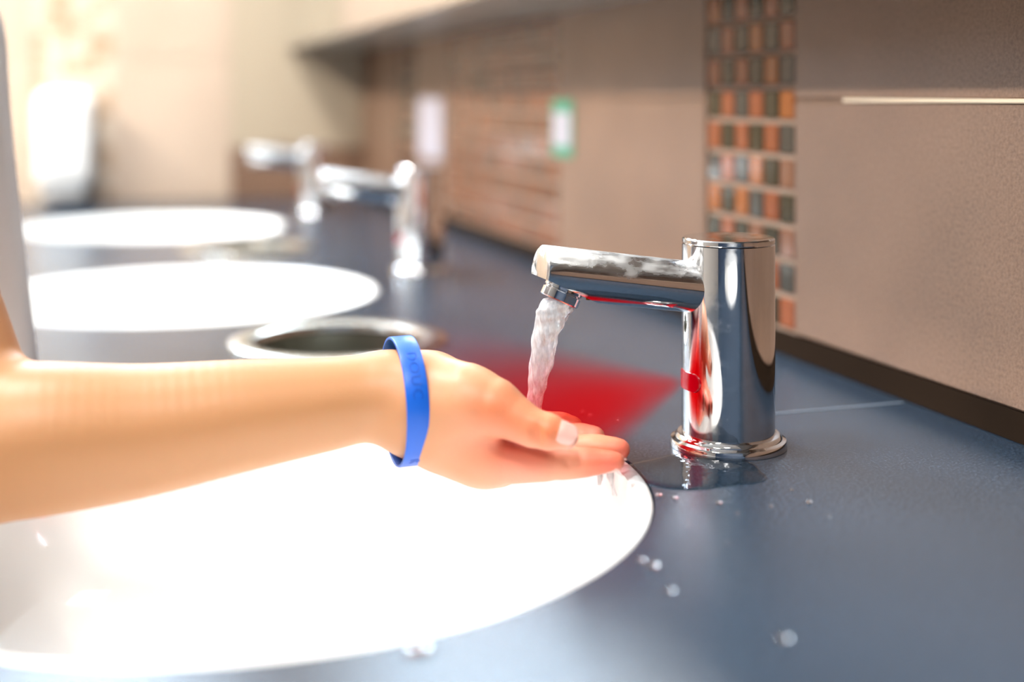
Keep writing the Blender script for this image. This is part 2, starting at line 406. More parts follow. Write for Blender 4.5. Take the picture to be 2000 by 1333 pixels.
# ------------------------------------------------------------------ faucets
FR, FH = 0.029, 0.131
TIP_R = 0.0158
SP_T = math.atan2(0.0175, 0.123)               # upward tilt of the spout
AX = Vector((-math.cos(SP_T), 0, math.sin(SP_T)))
def make_faucet(detail=True):
    f = empty('faucet', (0, 0, 0))
    lathe('base_flange', [(0.0, 0.0002), (0.0365, 0.0002), (0.0365, 0.0035), (0.0358, 0.0048), (0.0335, 0.0058), (0.0332, 0.0068), (0.0318, 0.0082), (0.0292, 0.0088), (0.0, 0.0088)], 'chrome', f, 96, 30)
    lathe('body', [(0.0, 0.006), (FR, 0.006), (FR, FH-0.0042), (FR-0.0006, FH-0.0038), (0.0, FH-0.0038)], 'chrome', f, 128, 30)
    lathe('cap', [(0.0, FH-0.004), (FR-0.0012, FH-0.004), (FR-0.0010, FH-0.0030), (FR-0.0001, FH-0.0030), (FR-0.0001, FH-0.0008), (FR-0.0009, FH), (0.0, FH)], 'chrome', f, 128, 30)
    # spout: a tube whose underside is cut flat towards the tip
    bm = bmesh.new(); n = 96; L = 0.127
    root = Vector((0, 0, 0.0970)); ey = Vector((0, 1, 0)); ez = AX.cross(ey); ez = ez if ez.z > 0 else -ez
    rings = []
    for s, rr in [(0.018, TIP_R)]+[(0.03+0.0946*k/12, TIP_R) for k in range(13)]+[(L-0.0010, TIP_R-0.0002), (L-0.0003, TIP_R-0.0008), (L, TIP_R-0.0016)]:
        rings.append([bm.verts.new(root+AX*s+rr*(math.cos(2*math.pi*i/n)*ey+math.sin(2*math.pi*i/n)*ez)) for i in range(n)])
    for a, b in zip(rings[:-1], rings[1:]):
        for i in range(n): bm.faces.new((a[i], a[(i+1) % n], b[(i+1) % n], b[i]))
    bm.faces.new(rings[-1]); bm.faces.new(list(reversed(rings[0])))
    tip_low = root+AX*L-ez*(TIP_R*0.22); back_low = root+AX*(L-0.040)-ez*TIP_R
    d = (tip_low-back_low).normalized(); nrm = d.cross(ey).normalized(); nrm = nrm if nrm.z < 0 else -nrm
    geo = bmesh.ops.bisect_plane(bm, geom=list(bm.verts)+list(bm.edges)+list(bm.faces), plane_co=tip_low, plane_no=nrm, clear_outer=True)
    ed = [g for g in geo['geom_cut'] if isinstance(g, bmesh.types.BMEdge)]
    bmesh.ops.holes_fill(bm, edges=ed)
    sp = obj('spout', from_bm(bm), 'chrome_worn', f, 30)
    # aerator standing on the flat
    cen = tip_low.lerp(back_low, 0.43)
    q = nrm.to_track_quat('Z', 'Y')
    a = lathe('aerator', [(0.0, -0.004), (0.0118, -0.004), (0.0120, 0.0015), (0.0112, 0.0020), (0.0112, 0.0026), (0.0122, 0.0030), (0.0122, 0.0078), (0.0116, 0.0084), (0.0100, 0.0084), (0.0098, 0.0068), (0.0, 0.0068)], 'chrome', f, 64, 30)
    a.location = cen; a.rotation_mode = 'QUATERNION'; a.rotation_quaternion = q
    sc = lathe('strainer', [(0.0, 0.0070), (0.0096, 0.0070), (0.0096, 0.0074), (0.0, 0.0074)], 'mesh_dark', a, 32)
    lathe('screw', [(0.0, 0.0), (0.0022, 0.0), (0.0022, 0.0012), (0.0, 0.0012)], 'mosaic_orange', f, 24).location = tip_low.lerp(back_low, 0.86)+nrm*0.0001
    # sensor window: a rounded slot bent round the body, facing the user
    vs, fs = [], []; NU, NV = 24, 12; w, h = 0.0150, 0.0058
    for j in range(NV+1):
        t = -1+2*j/NV; z = 0.0425+h*math.sin(t*math.pi/2)
        half = w-h+h*math.cos(t*math.pi/2)
        for i in range(NU+1):
            s = half*(-1+2*i/NU); ang = math.pi+s/FR
            edge = min(1, (1-abs(-1+2*i/NU))*8, (1-abs(t))*6)
            rr = FR-0.0004+0.0011*edge**0.5
            vs.append((rr*math.cos(ang), rr*math.sin(ang), z))
    for j in range(NV):
        for i in range(NU): k = j*(NU+1)+i; fs.append((k, k+1, k+NU+2, k+NU+1))
    obj('sensor_window', pyd(vs, fs), 'sensor_red', f, 60)
    return f, (cen, nrm)
def copy_tree(o, parent=None):
    c = o.copy(); COL.objects.link(c); c.parent = parent
    for ch in [x for x in bpy.data.objects if x.parent == o]: copy_tree(ch, c)
    return c
FL = ['chrome sensor faucet pouring water over the hand, nearest and sharpest of the faucets',
      'blurred chrome faucet standing beside the second sink, middle one of the row',
      'blurred chrome faucet farthest away, near the corner of the walls']
FAUC = [(0.3752, 0.726), (0.380, 1.566), (0.380, 2.400)]
f0, (aer_c, aer_n) = make_faucet()
for i, (x, y) in enumerate(FAUC):
    f = f0 if i == 0 else copy_tree(f0)
    f.location = (x, y, 0)
    tag(f, FL[i], 'faucet', 'chrome sensor faucets along the worktop')
FA = Vector((FAUC[0][0], FAUC[0][1], 0))

# ------------------------------------------------------------------ mirror cabinet over the worktop
MXF, MZ = 0.381, 0.325
mc = empty('mirror_cabinet', (XW-0.001, 0.6, MZ))
def lb(name, x0, x1, y0, y1, z0, z1, material, bev=0.0):
    o = box(name, x0-(XW-0.001), x1-(XW-0.001), y0-0.6, y1-0.6, z0-MZ, z1-MZ, material, mc, bev); return o
lb('bottom_panel', MXF+0.003, XW-0.001, YB+0.02, YF-0.001, MZ, MZ+0.016, 'cabinet_panel', 0.001)
lb('carcass', MXF+0.02, XW-0.001, YB+0.02, YF-0.001, MZ+0.0165, MZ+0.80, 'cabinet_panel')
my = [YB+0.02, -0.70, 0.15, 1.0, 1.9, YF-0.001]
for a, b in zip(my[:-1], my[1:]): lb('mirror_door', MXF, MXF+0.0185, a+0.001, b-0.001, MZ+0.002, MZ+0.80, 'mirror', 0.001)
tag(mc, 'long wall cabinet with mirrored front and grey underside over the worktop', 'mirror cabinet')

# ------------------------------------------------------------------ things on the walls
sd = empty('soap_dispenser', (-0.073, YF-0.001, 0.010))
bm = bmesh.new(); add_box(bm, -0.055, 0.055, -0.10, -0.004, 0.028, 0.222, 0.024, 5)
obj('housing', from_bm(bm), 'white_plastic', sd, 40)
bm = bmesh.new(); add_box(bm, -0.040, 0.040, -0.085, -0.004, 0.004, 0.036, 0.012, 4)
obj('nozzle_block', from_bm(bm), 'white_plastic', sd, 40)
bm = bmesh.new(); add_box(bm, -0.050, 0.050, -0.0039, 0.0005, 0.005, 0.215, 0.0015, 1)
obj('back_plate', from_bm(bm), 'grey_plastic', sd)
tag(sd, 'white soap dispenser fixed to the cream far wall just above the worktop', 'soap dispenser')
s1 = empty('wall_sticker', (XW, 1.5095, 0.180))
bm = bmesh.new(); add_box(bm, -0.0015, 0.0, -0.0375, 0.0375, -0.036, 0.036, 0.0004, 1); obj('backing', from_bm(bm), 'paper_green', s1)
bm = bmesh.new(); add_box(bm, -0.0022, -0.0014, -0.031, 0.031, -0.022, 0.020); obj('white_field', from_bm(bm), 'paper_white', s1)
tag(s1, 'small green and white sticker on the brown wall tiles', 'sticker')
s2 = box('wall_notice', XW-0.003, XW, 2.105, 2.268, 0.112, 0.2165, 'paper_white', None, 0.0008, 1)
tag(s2, 'pale lilac-white notice on the brown wall above the middle faucet', 'notice')

# ------------------------------------------------------------------ ceiling lamps
LX, LZ = -1.65, 1.60
LN = ['ceiling tube lamp over the middle of the room', 'ceiling tube lamp nearest the far wall', 'added tube lamp behind the viewer that brightens the shirt']
for i, y in enumerate((1.30, 2.17, -0.80)):  # the third is an added fill lamp for the shirt and arm front
    t = empty('ceiling_lamp', (LX, y, LZ))
    bm = bmesh.new(); add_box(bm, -0.08, 0.08, -0.42, 0.42, 0.015, ZC-LZ, 0.004, 1); obj('housing', from_bm(bm), 'white_plastic', t)
    bm = bmesh.new(); add_box(bm, -0.045, 0.045, -0.40, 0.40, -0.012, 0.0148, 0.006, 2); obj('diffuser', from_bm(bm), 'lamp_diffuser', t)
    l = area('lamp_light', (LX, y, LZ-0.016), (0, math.radians(-38), 0), 0.08, 0.8, LAMP_W*(0.5 if i == 2 else 1.0), (1.0, 0.95, 0.87))
    tag(t, LN[i], 'ceiling lamp', 'tube lamps along the ceiling')
PN = ['square ceiling panel lamp above the near end of the worktop', 'square ceiling panel lamp above the middle of the worktop', 'square ceiling panel lamp above the worktop by the far wall']
for i, y in enumerate((-0.5, 0.9, 2.25)):
    t = empty('ceiling_panel', (-0.35, y, ZC-0.03))
    bm = bmesh.new()
    for a in ((-0.16, 0.16, -0.16, -0.14), (-0.16, 0.16, 0.14, 0.16), (-0.16, -0.14, -0.14, 0.14), (0.14, 0.16, -0.14, 0.14)): add_box(bm, *a, 0.0, 0.03)
    obj('frame', from_bm(bm), 'white_plastic', t)
    bm = bmesh.new(); add_box(bm, -0.14, 0.14, -0.14, 0.14, 0.008, 0.03); obj('diffuser', from_bm(bm), 'lamp_diffuser', t)
    area('panel_light', (-0.35, y, ZC-0.026), (0, 0, 0), 0.27, 0.27, PANEL_W, (1.0, 0.97, 0.93))
    tag(t, PN[i], 'ceiling lamp', 'square lamps over the worktop')

# ------------------------------------------------------------------ signed-distance bodies
class Field:
    def __init__(s, lo, hi, h):
        s.lo = np.array(lo, float); s.h = h
        s.n = np.ceil((np.array(hi)-s.lo)/h).astype(int)+1
        s.F = np.full(s.n, 0.1, np.float32)
        s.ax = [(s.lo[k]+h*np.arange(s.n[k])).astype(np.float32) for k in range(3)]
    def sub(s, lo, hi):
        a = np.maximum(np.floor((np.array(lo)-s.lo)/s.h).astype(int), 0); b = np.minimum(np.ceil((np.array(hi)-s.lo)/s.h).astype(int)+1, s.n)
        if (b <= a).any(): return None, None
        sl = tuple(slice(a[k], b[k]) for k in range(3))
        X = s.ax[0][sl[0]][:, None, None]; Y = s.ax[1][sl[1]][None, :, None]; Z = s.ax[2][sl[2]][None, None, :]
        return sl, (X, Y, Z)
    def put(s, sl, d, k, cut=False):
        F = s.F[sl]
        if cut:
            d = -d
            if k: hh = np.clip(0.5-0.5*(F-d)/k, 0, 1); F[...] = F*(1-hh)+d*hh+k*hh*(1-hh)
            else: F[...] = np.maximum(F, d)
            return
        if k: hh = np.clip(0.5+0.5*(F-d)/k, 0, 1); F[...] = F*(1-hh)+d*hh-k*hh*(1-hh)
        else: F[...] = np.minimum(F, d)
    def cone(s, a, b, ra, rb, k=0.0, cut=False, m=0.012):
        a = np.array(a); b = np.array(b); R = max(ra, rb)+m+k
        sl, g = s.sub(np.minimum(a, b)-R, np.maximum(a, b)+R)
        if sl is None: return
        X, Y, Z = g; d = (b-a).astype(np.float32); L = float(d@d)+1e-12
        px, py, pz = X-np.float32(a[0]), Y-np.float32(a[1]), Z-np.float32(a[2])
        t = np.clip((px*d[0]+py*d[1]+pz*d[2])/L, 0, 1)
        dist = np.sqrt((px-t*d[0])**2+(py-t*d[1])**2+(pz-t*d[2])**2)-(ra+(rb-ra)*t)
        s.put(sl, dist, k, cut)
    def chain(s, pts, rs, k=0.0, k0=None):
        for i in range(len(pts)-1): s.cone(pts[i], pts[i+1], rs[i], rs[i+1], (k0 if (i == 0 and k0 is not None) else k))
    def ell(s, c, r, k=0.0, cut=False, rot=None):
        c = np.array(c); r = np.array(r); R = r.max()+0.012+k
        sl, g = s.sub(c-R, c+R)
        if sl is None: return
        p = [g[i]-np.float32(c[i]) for i in range(3)]
        if rot is not None:
            M = np.array(rot).T.astype(np.float32)
            p = [M[i, 0]*p[0]+M[i, 1]*p[1]+M[i, 2]*p[2] for i in range(3)]
        q = np.sqrt((p[0]/r[0])**2+(p[1]/r[1])**2+(p[2]/r[2])**2)+1e-6
        q2 = np.sqrt((p[0]/r[0]**2)**2+(p[1]/r[1]**2)**2+(p[2]/r[2]**2)**2)+1e-6
        s.put(sl, q*(q-1)/q2, k, cut)
    def mesh(s):
        F = s.F; ins = F < 0; h = s.h
        c = [ins[i:ins.shape[0]-1+i, j:ins.shape[1]-1+j, k:ins.shape[2]-1+k] for i in (0, 1) for j in (0, 1) for k in (0, 1)]
        tot = sum(x.astype(np.int8) for x in c)
        act = (tot > 0) & (tot < 8)
        idx = np.argwhere(act); ID = np.full(act.shape, -1, np.int32); ID[act] = np.arange(len(idx))
        acc = np.zeros((len(idx), 3)); cnt = np.zeros(len(idx))
        corner = lambda o: F[idx[:, 0]+o[0], idx[:, 1]+o[1], idx[:, 2]+o[2]]
        for ax in range(3):
            for p in (0, 1):
                for q in (0, 1):
                    o = [0, 0, 0]; o[(ax+1) % 3] = p; o[(ax+2) % 3] = q; e = list(o); e[ax] = 1
                    f0, f1 = corner(o), corner(e); msk = (f0 < 0) != (f1 < 0)
                    t = f0[msk]/(f0[msk]-f1[msk]); pos = np.tile(np.array(o, float), (msk.sum(), 1)); pos[:, ax] += t
                    acc[msk] += pos; cnt[msk] += 1
        V = s.lo+h*(idx+acc/cnt[:, None])
        faces = []
        for ax in range(3):
            b, cc = (ax+1) % 3, (ax+2) % 3
            A = np.moveaxis(ins, (ax, b, cc), (0, 1, 2)); I = np.moveaxis(ID, (ax, b, cc), (0, 1, 2))
            ch = A[:-1, 1:-1, 1:-1] != A[1:, 1:-1, 1:-1]; w = np.argwhere(ch)
            flip = A[:-1, 1:-1, 1:-1][ch]
            x, y, z = w[:, 0], w[:, 1]+1, w[:, 2]+1
            q = np.stack([I[x, y-1, z-1], I[x, y, z-1], I[x, y, z], I[x, y-1, z]], 1)
            q[~flip] = q[~flip][:, ::-1]; faces.append(q)
        Q = np.concatenate(faces)
        return V, Q[(Q >= 0).all(1)]
def np_mesh(name, V, Q):
    me = bpy.data.meshes.new(name)
    me.vertices.add(len(V)); me.vertices.foreach_set('co', V.astype(np.float32).ravel())
    me.loops.add(Q.size); me.loops.foreach_set('vertex_index', Q.astype(np.int32).ravel())
    me.polygons.add(len(Q)); me.polygons.foreach_set('loop_start', np.arange(0, Q.size, 4, dtype=np.int32))
    me.update(calc_edges=True); me.validate(); me.shade_smooth(); return me

# ---- right arm and hand, palm up in the water
ELB = P(-70, 868, 0.695); SHO = Vector((-0.155, 0.815, 0.268))
hand = Field((-0.22, 0.655, -0.04), (0.325, 0.90, 0.30), 0.00125)
FOREARM = [(-70, 868, 0.695, 0.0425), (60, 858, 0.694, 0.0415), (260, 842, 0.708, 0.0365), (468, 812, 0.722, 0.0310), (624, 791, 0.734, 0.0267), (702, 779, 0.740, 0.0250), (765, 776, 0.745, 0.0272)]
pts = [P(u, v, z) for u, v, z, r in FOREARM]; rs = [r for *_, r in FOREARM]
def dense(pts, rs, m=8):
    C = np.array([[*p, r] for p, r in zip(pts, rs)]); C = np.vstack([2*C[0]-C[1], C, 2*C[-1]-C[-2]]); o = []
    for i in range(1, len(C)-2):
        for t in np.arange(m)/m: o.append(0.5*((2*C[i])+(-C[i-1]+C[i+1])*t+(2*C[i-1]-5*C[i]+4*C[i+1]-C[i+2])*t*t+(-C[i-1]+3*C[i]-3*C[i+1]+C[i+2])*t**3))
    o.append(C[-2]); o = np.array(o); return [Vector(x[:3]) for x in o], list(o[:, 3])
pts.append(P(835, 788, .747)); rs.append(0.0272)
hand.chain(*dense(pts, rs), 0.0)
hand.cone(ELB, ELB.lerp(SHO, 0.62), 0.0425, 0.042, 0.010); hand.cone(ELB.lerp(SHO, 0.6), SHO, 0.042, 0.044, 0.010)
# metacarpals
W = P(815, 800, .747)
for (u, v, z, r) in [(958, 898, .739, .0145), (972, 900, .757, .0150), (985, 893, .775, .0140), (995, 872, .790, .0125)]:
    hand.cone(P(820, 812, .742+(z-.739)*.5), P(u, v, z), 0.0215, r, 0.012)
hand.cone(P(870, 862, .745), P(930, 893, .745), 0.0160, 0.0145, 0.012)
hand.cone(P(850, 775, .765), P(950, 812, .792), 0.022, 0.016, 0.012)    # heel on the little-finger side
fing = [
    # index, middle, ring, little: joints (u, v, Z, r)
    [(958, 899, .739, .0138), (1098, 905, .733, .0092), (1150, 903, .731, .0078), (1203, 901, .730, .0050)],
    [(972, 902, .757, .0140), (1108, 882, .752, .0090), (1165, 876, .749, .0078), (1211, 878, .747, .0059)],
    [(985, 893, .775, .0130), (1090, 858, .769, .0086), (1135, 853, .766, .0076), (1163, 853, .764, .0057)],
    [(995, 872, .790, .0115), (1062, 829, .786, .0076), (1098, 828, .783, .0066), (1122, 832, .781, .0050)],
]
for f in fing:
    q = Field(hand.lo, hand.lo+hand.h*(hand.n-1), hand.h) if False else None
    p = [P(u, v, z) for u, v, z, r in f]; r = [x[3] for x in f]
    hand.chain(p, r, 0.0012, 0.0025)
    # soft pads between the joints
    for i in range(3):
        mid = p[i].lerp(p[i+1], 0.5); hand.cone(p[i].lerp(p[i+1], 0.3), p[i].lerp(p[i+1], 0.75), (r[i]*0.7+r[i+1]*0.3)*1.02, (r[i]*0.25+r[i+1]*0.75)*1.03, 0.0015)
# thumb
th = [(845, 787, .742, .0270), (912, 786, .731, .0190), (968, 797, .724, .0155), (1040, 836, .716, .0106), (1072, 844, .714, .0100), (1104, 853, .7125, .0073)]
p = [P(u, v, z) for u, v, z, r in th]; r = [x[3] for x in th]
hand.chain(p[:3], r[:3], 0.012); hand.chain(p[2:], r[2:], 0.0015, 0.0025)
hand.cone(P(880, 835, .738), P(925, 872, .738), 0.021, 0.014, 0.010)      # flesh behind the thumb web
# joint creases
def crease(u, v, z, length, r, ang, z2=0.0):
    a = math.radians(ang); hand.cone(P(u-length*math.cos(a), v-length*math.sin(a), z), P(u+length*math.cos(a), v+length*math.sin(a), z+z2), r, r, 0.0020, cut=True)
crease(1035, 838, .716-.0113, 26, .0011, 72); crease(1044, 842, .716-.0112, 26, .0011, 74); crease(1053, 843, .716-.0110, 22, .0009, 76)
crease(1101, 896, .733-.0098, 12, .0012, 60)
Vh, Qh = hand.mesh()
def relax(V, Q, n, w):
    """Taubin smoothing, weighted per vertex"""
    a = np.concatenate([Q[:, 0], Q[:, 1], Q[:, 2], Q[:, 3]]); b = np.concatenate([Q[:, 1], Q[:, 2], Q[:, 3], Q[:, 0]])
    cnt = np.bincount(a, minlength=len(V))+np.bincount(b, minlength=len(V)); cnt = np.maximum(cnt, 1)
    for k in range(n):
        for lam in (0.55, -0.57):
            S = np.stack([np.bincount(a, V[b, i], len(V))+np.bincount(b, V[a, i], len(V)) for i in range(3)], 1)/cnt[:, None]
            V = V+lam*w[:, None]*(S-V)
    return V
Vh = relax(Vh, Qh, 40, np.clip((0.185-Vh[:, 0])/0.05, 0, 1)); Vh = relax(Vh, Qh, 2, np.ones(len(Vh)))
# ---- rest of the body, coarser
TOR = [(-0.185, 1.000, 0.255), (-0.205, 0.995, 0.14), (-0.30, 0.99, -0.02), (-0.345, 0.985, -0.10)]
LSH = Vector((-0.205, 1.155, 0.262)); LEL = Vector((-0.275, 1.225, 0.03)); LWR = Vector((-0.255, 1.215, -0.185))
HD = Vector((-0.085, 1.000, 0.490))
body = Field((-0.52, 0.74, -0.86), (0.06, 1.32, 0.66), 0.005)
B = lambda a, b, ra, rb, k=0.03: body.cone(a, b, ra, rb, k, m=0.04)
for i in range(3):
    for dy in (-0.055, 0.055):
        B(Vector(TOR[i])+Vector((0, dy, 0)), Vector(TOR[i+1])+Vector((0, dy, 0)), (0.085, 0.080, 0.085, 0.09)[i], (0.085, 0.080, 0.085, 0.09)[i+1])
B(SHO+Vector((0, 0.02, 0)), LSH-Vector((0, 0.02, 0)), 0.048, 0.048, 0.04)
B(Vector((-0.175, 0.99, 0.30)), HD+Vector((-0.03, 0, -0.09)), 0.045, 0.043, 0.03)
body.cone(SHO, SHO.lerp(ELB, 0.55), 0.043, 0.0405, 0.02, m=0.04)
body.chain([LSH, LEL, LWR], [0.044, 0.036, 0.024], 0.01)
body.chain([LWR, LWR+Vector((0.012, 0, -0.05)), LWR+Vector((0.018, 0, -0.085))], [0.024, 0.028, 0.024], 0.012)
for j, (dx, dl) in enumerate(((-0.024, 0.055), (-0.008, 0.068), (0.009, 0.070), (0.025, 0.062))):
    a = LWR+Vector((0.018+dx, -0.004, -0.085)); body.chain([a, a+Vector((0.004, -0.010, -dl*0.55)), a+Vector((0.004, -0.024, -dl))], [0.0095, 0.0085, 0.007], 0.004)
a = LWR+Vector((0.03, -0.008, -0.03)); body.chain([a, a+Vector((0.022, -0.02, -0.028)), a+Vector((0.026, -0.03, -0.055))], [0.013, 0.0105, 0.008], 0.006)
for s in (-1, 1):
    hip = Vector((-0.35, 0.985+s*0.075, -0.13)); kn = Vector((-0.335, 0.985+s*0.08, -0.46)); an = Vector((-0.37, 0.985+s*0.08, -0.795))
    body.chain([hip, kn, an], [0.085, 0.055, 0.037], 0.02)
    B(an+Vector((-0.01, 0, -0.01)), an+Vector((0.12, s*0.015, -0.025)), 0.034, 0.027, 0.015)
# head: skull, face, nose, ears, tilted down towards the hands
tilt = Matrix.Rotation(math.radians(28), 3, 'Y')
hv = lambda x, y, z: HD+tilt@Vector((x, y, z))
R3 = [list(r) for r in tilt]
body.ell(HD+tilt@Vector((-0.012, 0, 0.022)), (0.088, 0.072, 0.092), 0.0, rot=R3)
body.ell(hv(0.020, 0, -0.035), (0.062, 0.056, 0.078), 0.025, rot=R3)
body.cone(hv(0.082, 0, 0.005), hv(0.096, 0, -0.022), 0.009, 0.012, 0.012)
body.cone(hv(0.070, -0.014, -0.056), hv(0.070, 0.014, -0.056), 0.010, 0.010, 0.008)
body.cone(hv(0.066, 0, -0.092), hv(0.06, 0, -0.096), 0.016, 0.016, 0.016)
for s in (-1, 1):
    body.ell(hv(-0.005, s*0.073, -0.005), (0.019, 0.009, 0.030), 0.008, rot=R3)
    body.ell(hv(0.083, s*0.030, 0.010), (0.014, 0.015, 0.010), 0.008, cut=True, rot=R3)
Vb, Qb = body.mesh()
V = np.concatenate([Vh, Vb]); Q = np.concatenate([Qh, Qb+len(Vh)])
ORG = np.array([-0.35, 0.985, ZF])
pm = np_mesh('person', V-ORG, Q)
person = obj('person', pm, 'skin'); person.location = ORG
tag(person, 'person in a white top holding a bare right hand, palm up, under running water', 'person')
tone = np.tile(np.array([0.57, 0.275, 0.120]), (len(V), 1))
hx = np.clip((V[:, 0]-0.13)/0.09, 0, 1)[:, None]; hx = hx*hx*(3-2*hx)*(V[:, 2:3] > -0.06)
tone = tone*(1-hx)+np.array([0.69, 0.31, 0.170])*hx
def blush_and_tint(u, v, z, r, col, w=1.0):  # skin's own redness, plus the red beam's tint put into the colour
    d = np.linalg.norm(V-np.array(P(u, v, z)), axis=1); f = (min(0.95, w*1.3)*np.exp(-(d/r/1.1)**2))[:, None]
    tone[:] = tone*(1-f)+np.array(col)*f
RED = (0.70, 0.17, 0.06)
blush_and_tint(962, 798, .712, .013, RED, .55); blush_and_tint(1066, 842, .706, .0085, RED, .85); blush_and_tint(1010, 830, .708, .010, RED, .45)
blush_and_tint(935, 872, .728, .013, RED, .5); blush_and_tint(1150, 912, .726, .012, (0.72, 0.17, 0.09), .8); blush_and_tint(1195, 906, .726, .010, (0.74, 0.16, 0.10), .85)
blush_and_tint(1222, 884, .744, .010, (0.74, 0.14, 0.09), .85); blush_and_tint(1170, 850, .764, .012, (0.76, 0.26, 0.19), .7); blush_and_tint(1110, 905, .730, .010, (0.80, 0.34, 0.2), .5)
blush_and_tint(1020, 905, .730, .020, (0.76, 0.30, 0.20), .6)
blush_and_tint(1125, 862, .712, .008, (0.84, 0.45, 0.38), .5)
blush_and_tint(1000, 862, .730, .012, (0.70, 0.12, 0.07), .6); blush_and_tint(1050, 880, .726, .010, (0.70, 0.14, 0.08), .5)
ca = pm.color_attributes.new('tone', 'FLOAT_COLOR', 'POINT')
ca.data.foreach_set('color', np.concatenate([tone, np.ones((len(V), 1))], 1).astype(np.float32).ravel())
def child(name, me, material, smooth=180):
    o = obj(name, me, material, person, smooth); return o
def nail(c0, c1, r0, r1, up, half=0.9, name='nail'):
    """thin curved plate lying on a finger end between c0 and c1, facing 'up'"""
    c0 = Vector(c0); c1 = Vector(c1); ax = (c1-c0).normalized(); up = Vector(up); up = (up-ax*up.dot(ax)).normalized(); sd_ = ax.cross(up)
    vs, fs = [], []; N, K = 10, 10
    for lay in (0.00012, -0.0008):
        for i in range(N+1):
            t = i/N; c = c0.lerp(c1, t); r = r0+(r1-r0)*t
            w = half*math.sqrt(max(0.0, 1-(max(0, t-0.62)/0.40)**2))*(0.80+0.2*min(1, t*4))
            for k in range(K+1):
                a = w*(-1+2*k/K); dome = 0.0003*(1-abs(-1+2*k/K)**4)*min(1, t*6)
                vs.append(c+(r+lay+dome)*(math.cos(a)*up+math.sin(a)*sd_)-Vector(ORG))
    M = (N+1)*(K+1)
    for i in range(N):
        for k in range(K):
            a = i*(K+1)+k; fs.append((a, a+1, a+K+2, a+K+1)); fs.append((M+a, M+a+K+1, M+a+K+2, M+a+1))
    rim = [k for k in range(K+1)]+[i*(K+1)+K for i in range(1, N+1)]+[N*(K+1)+k for k in range(K-1, -1, -1)]+[i*(K+1) for i in range(N-1, 0, -1)]
    for i in range(len(rim)): a, b = rim[i], rim[(i+1) % len(rim)]; fs.append((a, M+a, M+b, b))
    child(name, pyd(vs, fs), 'nail', 60)
tocam = Vector((-SA, -CA, 0))
nail(P(1088, 846, .713), P(1124, 858, .7125), .0090, .0070, tocam+Vector((0.25, 0, 0.42)), 0.85)
nail(P(1180, 902, .731), P(1211, 901, .730), .0064, .0050, Vector((0, -0.25, -1)), 0.8)
nail(P(1195, 877, .748), P(1226, 879, .747), .0067, .0056, Vector((0, -0.1, -1)), 0.8)
nail(P(1150, 853, .765), P(1176, 853, .764), .0066, .0054, Vector((0, -0.1, -1)), 0.8)
nail(P(1112, 830, .782), P(1133, 833, .781), .0058, .0048, Vector((0, -0.1, -1)), 0.8)
# clothing
sh = Field((-0.52, 0.70, -0.20), (0.0, 1.36, 0.36), 0.005)
for i in range(3):
    for dy in (-0.06, 0.06):
        sh.cone(Vector(TOR[i])+Vector((0.004, dy, 0)), Vector(TOR[i+1])+Vector((0.004, dy, 0)), (0.100, 0.100, 0.102, 0.106)[i], (0.100, 0.100, 0.102, 0.106)[i+1], 0.03, m=0.04)
for dy in (-0.05, 0.03): sh.cone(Vector((-0.176, 1.0+dy, 0.25)), Vector((-0.152, 1.0+dy, -0.01)), 0.104, 0.108, 0.03, m=0.04)     # loose front hanging over the worktop edge
sh.cone(SHO, LSH, 0.060, 0.060, 0.04, m=0.04)
sh.cone(SHO, SHO.lerp(ELB, 0.46), 0.058, 0.061, 0.03, m=0.04); sh.cone(LSH, LSH.lerp(LEL, 0.50), 0.058, 0.060, 0.03, m=0.04)
X, Y, Z = sh.ax[0][:, None, None], sh.ax[1][None, :, None], sh.ax[2][None, None, :]
def halfspace(pt, n):
    n = Vector(n).normalized(); d = (X-pt[0])*n.x+(Y-pt[1])*n.y+(Z-pt[2])*n.z
    return d
# hem, sleeve ends and neckline
sh.F = np.maximum(sh.F, np.where(X > XFRONT-0.012, 0.006-Z, -1.0)).astype(np.float32)
sh.F = np.maximum(sh.F, (-0.135-Z)+0*X+0*Y)
da = (ELB-SHO).normalized(); dl = (LEL-LSH).normalized()
def off_axis(a, d):
    px, py, pz = X-a[0], Y-a[1], Z-a[2]; t = px*d[0]+py*d[1]+pz*d[2]
    return np.sqrt((px-t*d[0])**2+(py-t*d[1])**2+(pz-t*d[2])**2)
sh.F = np.where(((Y+0*X+0*Z) < 0.875) & (off_axis(SHO, da) < 0.068) & (X+0*Y+0*Z > -0.19), np.maximum(sh.F, halfspace(SHO.lerp(ELB, 0.46), da)), sh.F)
sh.F = np.where(((Y+0*X+0*Z) > 1.14) & (off_axis(LSH, dl) < 0.068), np.maximum(sh.F, halfspace(LSH.lerp(LEL, 0.52), dl)), sh.F)
sh.cone(Vector((-0.165, 0.995, 0.30)), Vector((-0.12, 0.998, 0.40)), 0.062, 0.075, 0.0, cut=True)
Vs, Qs = sh.mesh(); child('shirt', np_mesh('shirt', Vs-ORG, Qs), 'shirt')
tr_ = Field((-0.50, 0.80, -0.83), (-0.19, 1.18, -0.05), 0.006)
for s in (-1, 1):
    hip = Vector((-0.35, 0.985+s*0.075, -0.13)); kn = Vector((-0.335, 0.985+s*0.08, -0.46)); an = Vector((-0.37, 0.985+s*0.08, -0.78))
    tr_.chain([hip, kn, an], [0.094, 0.066, 0.052], 0.02)
tr_.cone((-0.345, 0.93, -0.10), (-0.345, 1.04, -0.10), 0.099, 0.099, 0.03, m=0.04)
tr_.F = np.maximum(tr_.F, np.maximum(tr_.ax[2][None, None, :]+0.075, -0.79-tr_.ax[2][None, None, :]))
Vs, Qs = tr_.mesh(); child('trousers', np_mesh('trousers', Vs-ORG, Qs), 'trousers')
